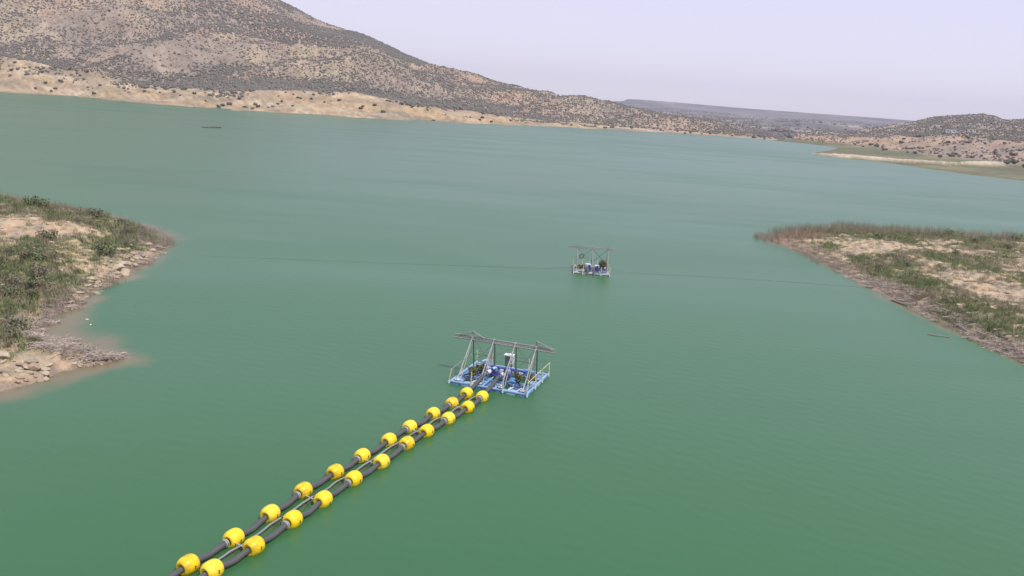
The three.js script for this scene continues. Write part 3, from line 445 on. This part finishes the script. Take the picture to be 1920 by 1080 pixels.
const rockGeo = [1, 2, 3, 4, 5, 6].map((s) => rock(300 + s, s < 5 ? .36 : .62)), rockMat = [[.58, .46, .32], [.50, .385, .27], [.42, .335, .25], [.60, .50, .37]].map((c) => std(...c, .92, 0, { map: soilTex, bumpMap: soilBump, bumpScale: .03 }));
function stonesOn(bankMesh, hf, spots, seed) { const r = rng(seed); let made = 0; for (const [cx, cz, rx, rz, n, s0, s1] of spots) for (let k = 0; k < n; k++) { const x = cx + (r() - .5) * 2 * rx, z = cz + (r() - .5) * 2 * rz, y = hf(x, z), s = s0 + (s1 - s0) * r() * r(); if (y < -.25) continue; const m = part('stone', rockGeo[Math.floor(r() * 6)], rockMat[Math.floor(r() * 4)], bankMesh); m.position.set(x, y + s * .08, z); m.scale.setScalar(s); m.rotation.set((r() - .5) * .5, (r() - .5) * 1.5, (r() - .5) * .5); made++; } return made; }
stonesOn(leftBank, heightLeft, [[-38.5, -63.5, 2.6, 2.4, 34, .5, 1.7], [-40, -66, 4, 2, 14, .4, 1.1], [-35.2, -67.8, 1.4, 1.2, 10, .4, .9], [-46.4, -89, 1.0, 4, 22, .5, 1.6], [-47.6, -98, 1.0, 6, 34, .5, 1.9], [-48.9, -106, 1.5, 5, 36, .5, 2.0], [-50.2, -113, 2, 5, 34, .5, 1.9], [-55, -104, 5, 5, 16, .4, 1.2], [-62, -114, 9, 7, 26, .4, 1.3], [-52, -92, 5, 10, 16, .3, .9], [-44, -74, 1.5, 3, 6, .3, .8]], 41);
stonesOn(rightBank, heightRight, [[66, -112, 5, 9, 40, .4, 1.6], [62, -104, 4, 8, 26, .4, 1.5], [60, -95, 3, 6, 16, .4, 1.2], [78, -150, 14, 8, 34, .4, 1.4], [55.5, -150, 1.5, 12, 22, .4, 1.0], [56.5, -105, 1.2, 12, 24, .3, .8], [70, -130, 8, 10, 26, .3, 1.0]], 42);
{ // bleached sticks washed up along the waterline
  const r = rng(51), stick = []; for (let k = 0; k < 5; k++) { const a = [-.5, 0, 0], b = [-.1, .05 * (r() - .5), .14 * (r() - .5)], c = [.5, .06 * (r() - .5), .2 * (r() - .5)]; stick.push(rod(a, b, .024, .02, 5), rod(b, c, .02, .008, 5), rod(b, [b[0] + .22, .10, b[2] + .14 * (k % 2 ? 1 : -1)], .013, .004, 4)); for (const g of stick.slice(-3)) g.translate((r() - .5) * .5, r() * .14, (r() - .5) * .5).rotateY(r() * 2.4); }
  const geo = join(stick), list = [], add = (hf, cx, cz, rx, rz, n, s0, s1) => { for (let k = 0; k < n; k++) { const a = r() * 6.283, q = Math.sqrt(r()), x = cx + Math.cos(a) * q * rx, z = cz + Math.sin(a) * q * rz, y = hf(x, z); if (y < -.22) continue; const s = s0 + (s1 - s0) * r(), c = .55 + r() * .75; list.push([mat4(x, Math.max(y, 0) + .03, z, r() * 6.283, s, s, (r() - .5) * .4, (r() - .5) * .4), col(c, c * .97, c * .97)]); } };
  add(heightLeft, -36.6, -69.2, 3.6, 1.7, 150, .7, 1.6); add(heightLeft, -41.5, -72.4, 2.4, 1.8, 160, .7, 1.5); add(heightLeft, -44.6, -77, 1.5, 3.2, 90, .6, 1.4); add(heightLeft, -45.8, -84.5, 1.3, 3.5, 60, .6, 1.4); add(heightLeft, -47.5, -100, 1.3, 12, 50, .6, 1.3); add(heightLeft, -50, -116, 2.2, 6, 60, .7, 1.5);
  add(heightRight, 55.8, -108, 2.0, 22, 300, .7, 1.6); add(heightRight, 54.6, -140, 2.0, 18, 170, .7, 1.5); add(heightRight, 57, -90, 2.2, 8, 200, .7, 1.5);
  stuff('driftwood_sticks', geo, twigMat, list, 'bleached grey sticks and twigs washed up along the waterlines', 'driftwood');
  const log = (name, pts, rad, label) => { const m = new THREE.Mesh(join([pipe(pts, rad, 24, 8), rod(pts[1], [pts[1][0] + .5, pts[1][1] + .35, pts[1][2] - .2], rad * .5, rad * .2, 5)]), std(.27, .23, .19, .95, 0, { bumpMap: soilBump, bumpScale: .02 })); m.name = numbered(name); tag(m, label, 'log', 'driftwood logs'); scene.add(shade(m)); };
  log('driftwood_log', [[53.3, .12, -117.4], [53.9, .16, -114.8], [54.5, .15, -112.2], [55.4, .35, -109.8]], .13, 'long grey log lying along the right bank waterline');
  log('driftwood_log', [[55.8, .32, -103.8], [55.6, .28, -102], [55.3, .2, -100.2], [54.6, .08, -99.2]], .11, 'bent grey log nearer the viewer on the right bank waterline');
  log('driftwood_log', [[49.8, .03, -98.9], [50.6, .05, -98.5], [51.3, .03, -98.4], [52, .04, -98]], .07, 'dark stick floating just off the right bank');
  const raft = thing('driftwood_raft', 'dark flat raft of driftwood floating far out at left', 'raft', [-153, 0, -424.5], .74); for (let k = 0; k < 9; k++) part('log', [rod([-4.6 + r() * 2, .12 + r() * .12, -1.2 + k * .3], [2.2 + r() * 2.6, .15 + r() * .2, -1.2 + k * .3 + (r() - .5) * .4], .18, .14, 7)], barkMat, raft); part('log', [rod([.5, .4, -1.4], [4.4, .5, 1.0], .22, .16, 7)], barkMat, raft);
  const bits = [[-41.4, -80.5], [-40.2, -78.8]]; bits.forEach(([x, z], k) => { const t = thing('plastic_bottle', k ? 'white plastic bottle floating in the brown cove, nearer one' : 'white plastic bottle floating in the brown cove, farther one', 'bottle', [x, .05, z], k * 1.3 + .4, 'bottles floating in the cove'); part('body', [new THREE.CapsuleGeometry(.06, .18, 4, 10).rotateZ(Math.PI / 2)], whiteMat, t); part('cap', [rod([.14, 0, 0], [.19, .01, 0], .028)], blueMat, t); });
}

// ------------------------------------------------------------------ plants on the near banks
function tuft(seed, n, h, spread, w, lean) { const r = rng(seed), pos = [], nor = [], uv = []; for (let i = 0; i < n; i++) { const a = r() * 6.283, q = r() * spread, x = Math.cos(a) * q, z = Math.sin(a) * q, l = h * (.5 + .5 * r()), b = r() * 6.283, dx = Math.cos(b) * l * lean * r(), dz = Math.sin(b) * l * lean * r(), wx = Math.sin(b + 1) * w, wz = -Math.cos(b + 1) * w, A = [x - wx, 0, z - wz], B = [x + wx, 0, z + wz], C = [x + dx * .35 - wx * .8, l * .6, z + dz * .35 - wz * .8], D = [x + dx * .35 + wx * .8, l * .6, z + dz * .35 + wz * .8], E = [x + dx, l, z + dz], nn = V(Math.cos(a) * .45, 1, Math.sin(a) * .45).normalize(); for (const t of [[A, B, C], [B, D, C], [C, D, E]]) for (const p of t) { pos.push(...p); nor.push(nn.x, nn.y, nn.z); uv.push(0, 0); } } const g = new THREE.BufferGeometry(); g.setAttribute('position', new THREE.Float32BufferAttribute(pos, 3)); g.setAttribute('normal', new THREE.Float32BufferAttribute(nor, 3)); g.setAttribute('uv', new THREE.Float32BufferAttribute(uv, 2)); return g; }
const grassMat = new THREE.MeshPhysicalMaterial({ color: 0xffffff, roughness: 1, transmission: .42, thickness: 0, specularIntensity: .2, side: THREE.DoubleSide });
{
  const r = rng(61), grass = [], weeds = [];
  const plant = (hf, veg, sd, x0, x1, z0, z1, n) => { for (let k = 0; k < n; k++) { const x = x0 + (x1 - x0) * r(), z = z0 + (z1 - z0) * r(); if (sd(x, z) < .5) continue; const v = veg(x, z); if (r() > Math.pow(v, 1.3) * .88 + .12) continue; const y = hf(x, z) - .03, t = fbm(x * .25, z * .25, 3, 66), c = t + (r() - .5) * .3 < .34 + .2 * v ? mix3([.22, .285, .105], [.33, .345, .17], r()) : mix3([.50, .42, .29], [.36, .32, .205], r()), s = .6 + r() * .8; (v > .75 && r() < .35 ? weeds : grass).push([mat4(x, y, z, r() * 6.283, s, s * (.7 + .6 * r()), (r() - .5) * .25, (r() - .5) * .25), col(...c)]); } };
  plant(heightLeft, vegLeft, sdLeft, -112, -40, -156, -58, 44000); plant(heightRight, vegRight, sdRight, 52, 128, -198, -80, 48000);
  stuff('grass', tuft(1, 26, .34, .42, .016, .9), grassMat, grass, 'short green and straw coloured grass on the near banks', 'grass');
  stuff('weeds', tuft(2, 34, .62, .5, .018, 1.0), grassMat, weeds, 'knee high green weeds on the near banks', 'weeds');
  // dry reeds and drowned saplings along the points
  const reed = [], rr = rng(63); const addR = (hf, sd, cx, cz, rx, rz, n, h0, h1, c0, c1, lo = -4) => { for (let k = 0; k < n; k++) { const a = rr() * 6.283, q = Math.sqrt(rr()), x = cx + Math.cos(a) * q * rx, z = cz + Math.sin(a) * q * rz; if (sd(x, z) < lo) continue; const y = Math.max(-.3, hf(x, z) - .05), h = h0 + (h1 - h0) * rr(), c = mix3(c0, c1, rr()); reed.push([mat4(x, y, z, rr() * 6.283, .8 + rr() * .5, h, (rr() - .5) * .3, (rr() - .5) * .3), col(...c)]); } };
  const pinkish = [.46, .35, .28], greyish = [.44, .385, .31], olive = [.36, .335, .21], rust = [.45, .30, .21];
  addR(heightRight, sdRight, 88, -186, 42, 6, 1500, 1.2, 3.0, greyish, olive); addR(heightRight, sdRight, 68, -180, 16, 5, 600, 1.2, 3.0, greyish, olive); addR(heightRight, sdRight, 55, -171, 7, 7, 330, .7, 1.8, pinkish, rust, -6); addR(heightRight, sdRight, 54.2, -150, 2.6, 16, 420, .4, 1.1, pinkish, greyish); addR(heightRight, sdRight, 56, -110, 2.2, 24, 500, .3, .8, pinkish, greyish); addR(heightRight, sdRight, 105, -178, 24, 8, 420, .7, 1.5, olive, [.14, .15, .07]);
  addR(heightLeft, sdLeft, -52, -124, 6, 9, 420, .5, 1.5, pinkish, greyish, -1.6); addR(heightLeft, sdLeft, -66, -140, 14, 6, 300, .6, 1.7, pinkish, olive, -2); addR(heightLeft, sdLeft, -90, -150, 22, 6, 320, .8, 1.9, greyish, olive, -2); addR(heightLeft, sdLeft, -47, -97, 2.0, 15, 260, .3, .9, pinkish, greyish, -1.5); addR(heightLeft, sdLeft, -45.5, -80, 2.2, 8, 160, .3, .9, greyish, pinkish, -2);
  stuff('reeds', tuft(3, 18, 1, .65, .0075, .4), grassMat, reed, 'dry brown reeds and thin dead stalks standing along the shores', 'reeds');
}
{ // bushes one can tell apart
  const r = rng(71), kinds = [leaves(801, 480, 1, 1, 1, .15, [.22, .27, .125], [.31, .34, .18]), leaves(802, 420, 1.1, .9, 1, .15, [.27, .285, .17], [.35, .34, .21]), leaves(803, 380, .9, 1.1, .9, .14, [.34, .285, .20], [.24, .235, .14])], st = [stems(811, 14, 1, 1), stems(812, 14, 1, .9), stems(813, 18, .9, 1.1)];
  const look = ['dark green', 'grey green', 'dry brownish'];
  const put = (hf, sd, veg, n, x0, x1, z0, z1, side, group) => { let k = 0, tries = 0; while (k < n && tries++ < 6000) { const x = mix(x0, x1, r()), z = mix(z0, z1, r()); if (sd(x, z) < 1.5 || veg(x, z) < .55) continue; const q = Math.floor(r() * 3), s = .7 + r() * .9, t = thing('bush', `${s < 1.0 ? 'small' : s < 1.3 ? 'middling' : 'large'} ${look[q]} bush ${sd(x, z) < 5 ? 'by the waterline' : 'set back from water'}, ${z > -95 ? 'near' : z > -120 ? 'middle' : 'far'} part of ${side} bank`, 'bush', [x, hf(x, z) - .05, z], r() * 6.283, `${look[q]} ${group}`); t.scale.set(s, s * (.7 + .4 * r()), s); part('foliage', kinds[q], leafMat, t); part('stem', st[q], barkMat, t); k++; } };
  put(heightLeft, sdLeft, vegLeft, 52, -80, -42, -138, -66, 'left', 'bushes on the left bank'); put(heightRight, sdRight, vegRight, 46, 56, 105, -182, -86, 'right', 'bushes on the right bank');
}

// ------------------------------------------------------------------ trees and scrub of the far shores
{
  const blob = (seed, lobes) => { const r = rng(seed), list = []; for (let k = 0; k < lobes; k++) { const g0 = new THREE.IcosahedronGeometry(.5, 1); g0.deleteAttribute('uv'); g0.deleteAttribute('normal'); const g = mergeVertices(g0), p = g.attributes.position; for (let i = 0; i < p.count; i++) { const f = .72 + .5 * r(); p.setXYZ(i, p.getX(i) * f, p.getY(i) * f, p.getZ(i) * f); } const s = lobes > 1 ? .5 + .35 * r() : 1, a = r() * 6.283, q = lobes > 1 ? .34 : 0; g.scale(s, s * .85, s).translate(Math.cos(a) * q, (lobes > 1 ? .35 + .35 * r() : .34), Math.sin(a) * q); g.computeVertexNormals(); const n = g.toNonIndexed(); n.setAttribute('uv', new THREE.Float32BufferAttribute(new Float32Array(n.attributes.position.count * 2), 2)); list.push(n); } return join(list); };
  const scrubMat = std(1, 1, 1, .95), r = rng(81), list = [];
  const dark = [.118, .110, .088], olive = [.150, .136, .105], grey = [.20, .175, .145];
  const sow = (L, n, dens, s0, s1, big) => { for (let k = 0; k < n; k++) { const [x, y, z, u, v] = L.sample(r), d = dens(x, y, z, u, v); if (r() > d) continue; const s = (s0 + (s1 - s0) * r() * r()) * (big ? big(x, z) : 1), c = mix3(mix3(dark, olive, r()), grey, r() * .5); list.push([mat4(x, y - .2, z, r() * 6.283, s, s * (.75 + .4 * r())), col(...c)]); } };
  const patch = (x, z, s) => clamp(.5 + (fbm(x * .012 + z * .006, z * .008, 4, s) - .5) * 2.4) * (.45 + .55 * sstep(.3, .62, fbm(x * .05, z * .05, 3, s + 5)));
  sow(mountain, 420000, (x, y, z, u, v) => v > 2.05 ? 0 : v < .55 ? 0 : v < .96 ? .32 * sstep(.5, .95, v) * sstep(.40, .62, fbm(x * .03, z * .03, 3, 219)) : v < 1.08 && u < .55 ? 1 : (.10 + .85 * patch(x, z, 210)) * (.6 + .9 * sstep(.35, .6, fbm(x * .09, z * .09, 3, 216))) + .8 * 1.1 * sstep(.66, .52, gully(x, z)), 1.0, 2.9, (x, z) => 1 + .5 * sstep(.64, .48, gully(x, z)));
  sow(hill, 48000, (x, y, z, u, v) => v < .9 || v > 2.3 ? 0 : .15 + .9 * patch(x, z, 220), 1.1, 2.8);
  sow(rightHills, 70000, (x, y, z, u, v) => v > 3.1 || v < .95 ? 0 : v < 1.9 ? .05 + .22 * patch(x, z, 230) : .2 + .8 * patch(x, z, 231), 1.1, 2.9);
  sow(plateau, 30000, (x, y, z, u, v) => v < .06 ? 0 : v > 2.2 ? 0 : .1 + .8 * patch(x * .4, z * .4, 240), 3, 8);
  stuff('scrub_wood', blob(7, 1), scrubMat, list, 'dark low scrub covering the mountain and the far hills', 'scrub');
  // single junipers that stand out on the bare shore
  const crowns = [blob(11, 6), blob(12, 7), blob(13, 5)], trunk = join([rod([0, 0, 0], [.03, .3, .02], .06, .035, 6), rod([.03, .25, .02], [.2, .5, .1], .03, .015, 5), rod([.03, .25, .02], [-.18, .5, -.08], .03, .015, 5)]), crownMat = [std(.08, .082, .05, .95), std(.10, .098, .06, .95), std(.07, .076, .052, .95)];
  const stand = (L, n, ok, s0, s1, name, label, group) => { let k = 0, tries = 0; while (k < n && tries++ < 40000) { const [x, y, z, u, v] = L.sample(r); if (!ok(x, y, z, u, v)) continue; const q = Math.floor(r() * 3), s = s0 + (s1 - s0) * r(), t = thing(name, `${s < mix(s0, s1, .35) ? 'small' : s < mix(s0, s1, .7) ? 'middling' : 'large'} ${label}, ${u < .38 ? 'left' : u < .66 ? 'middle' : 'right'} stretch`, 'tree', [x, y - .15, z], r() * 6.283, group); t.scale.set(s, s * (.75 + .35 * r()), s); part('crown', crowns[q], crownMat[q], t); part('trunk', trunk, barkMat, t); k++; } };
  stand(mountain, 120, (x, y, z, u, v) => v > .32 && v < 1 && u > .12 && u < .93 && r() < .2 + v, 1.4, 3.2, 'juniper_tree', 'dark juniper on the tan shore below the mountain', 'junipers on the tan far left shore');
  stand(hill, 40, (x, y, z, u, v) => v > .45 && v < 1.15, 1.4, 2.8, 'juniper_tree', 'dark juniper at the foot of the low far hill', 'junipers at the foot of the low hill');
  stand(rightHills, 90, (x, y, z, u, v) => v > .75 && v < 1.9 && u > .3, 1.5, 3.6, 'juniper_tree', 'juniper on the brown slopes behind the far right shore', 'junipers on the far right slopes');
}
{ // two farm houses on the right hillside
  const house = (p, turn, w, d, h, label, roofC) => { const t = thing('house', label, 'house', p, turn, 'houses on the right hillside'); part('wall', [box(0, h / 2, 0, w, h, d, .05)], whiteMat, t); part('roof', [box(0, h + .14, 0, w + .5, .28, d + .5, .05)], std(...roofC, .8), t); part('door', [box(-w * .1, 1.05, d / 2 + .02, 1, 2.1, .08)], darkSteel, t); for (const x of [-w * .32, w * .28]) part('window', [box(x, h * .55, d / 2 + .02, 1.1, 1.1, .08)], gapMat, t); };
  house([429, 20.5, -878], -.3, 9, 6, 3.2, 'low white flat roofed house on the right hillside', [.62, .58, .54]); house([449, 22.5, -877], -.1, 6, 5, 2.8, 'smaller grey roofed white house right of the first one', [.40, .38, .37]);
}

renderer.render(scene, camera);
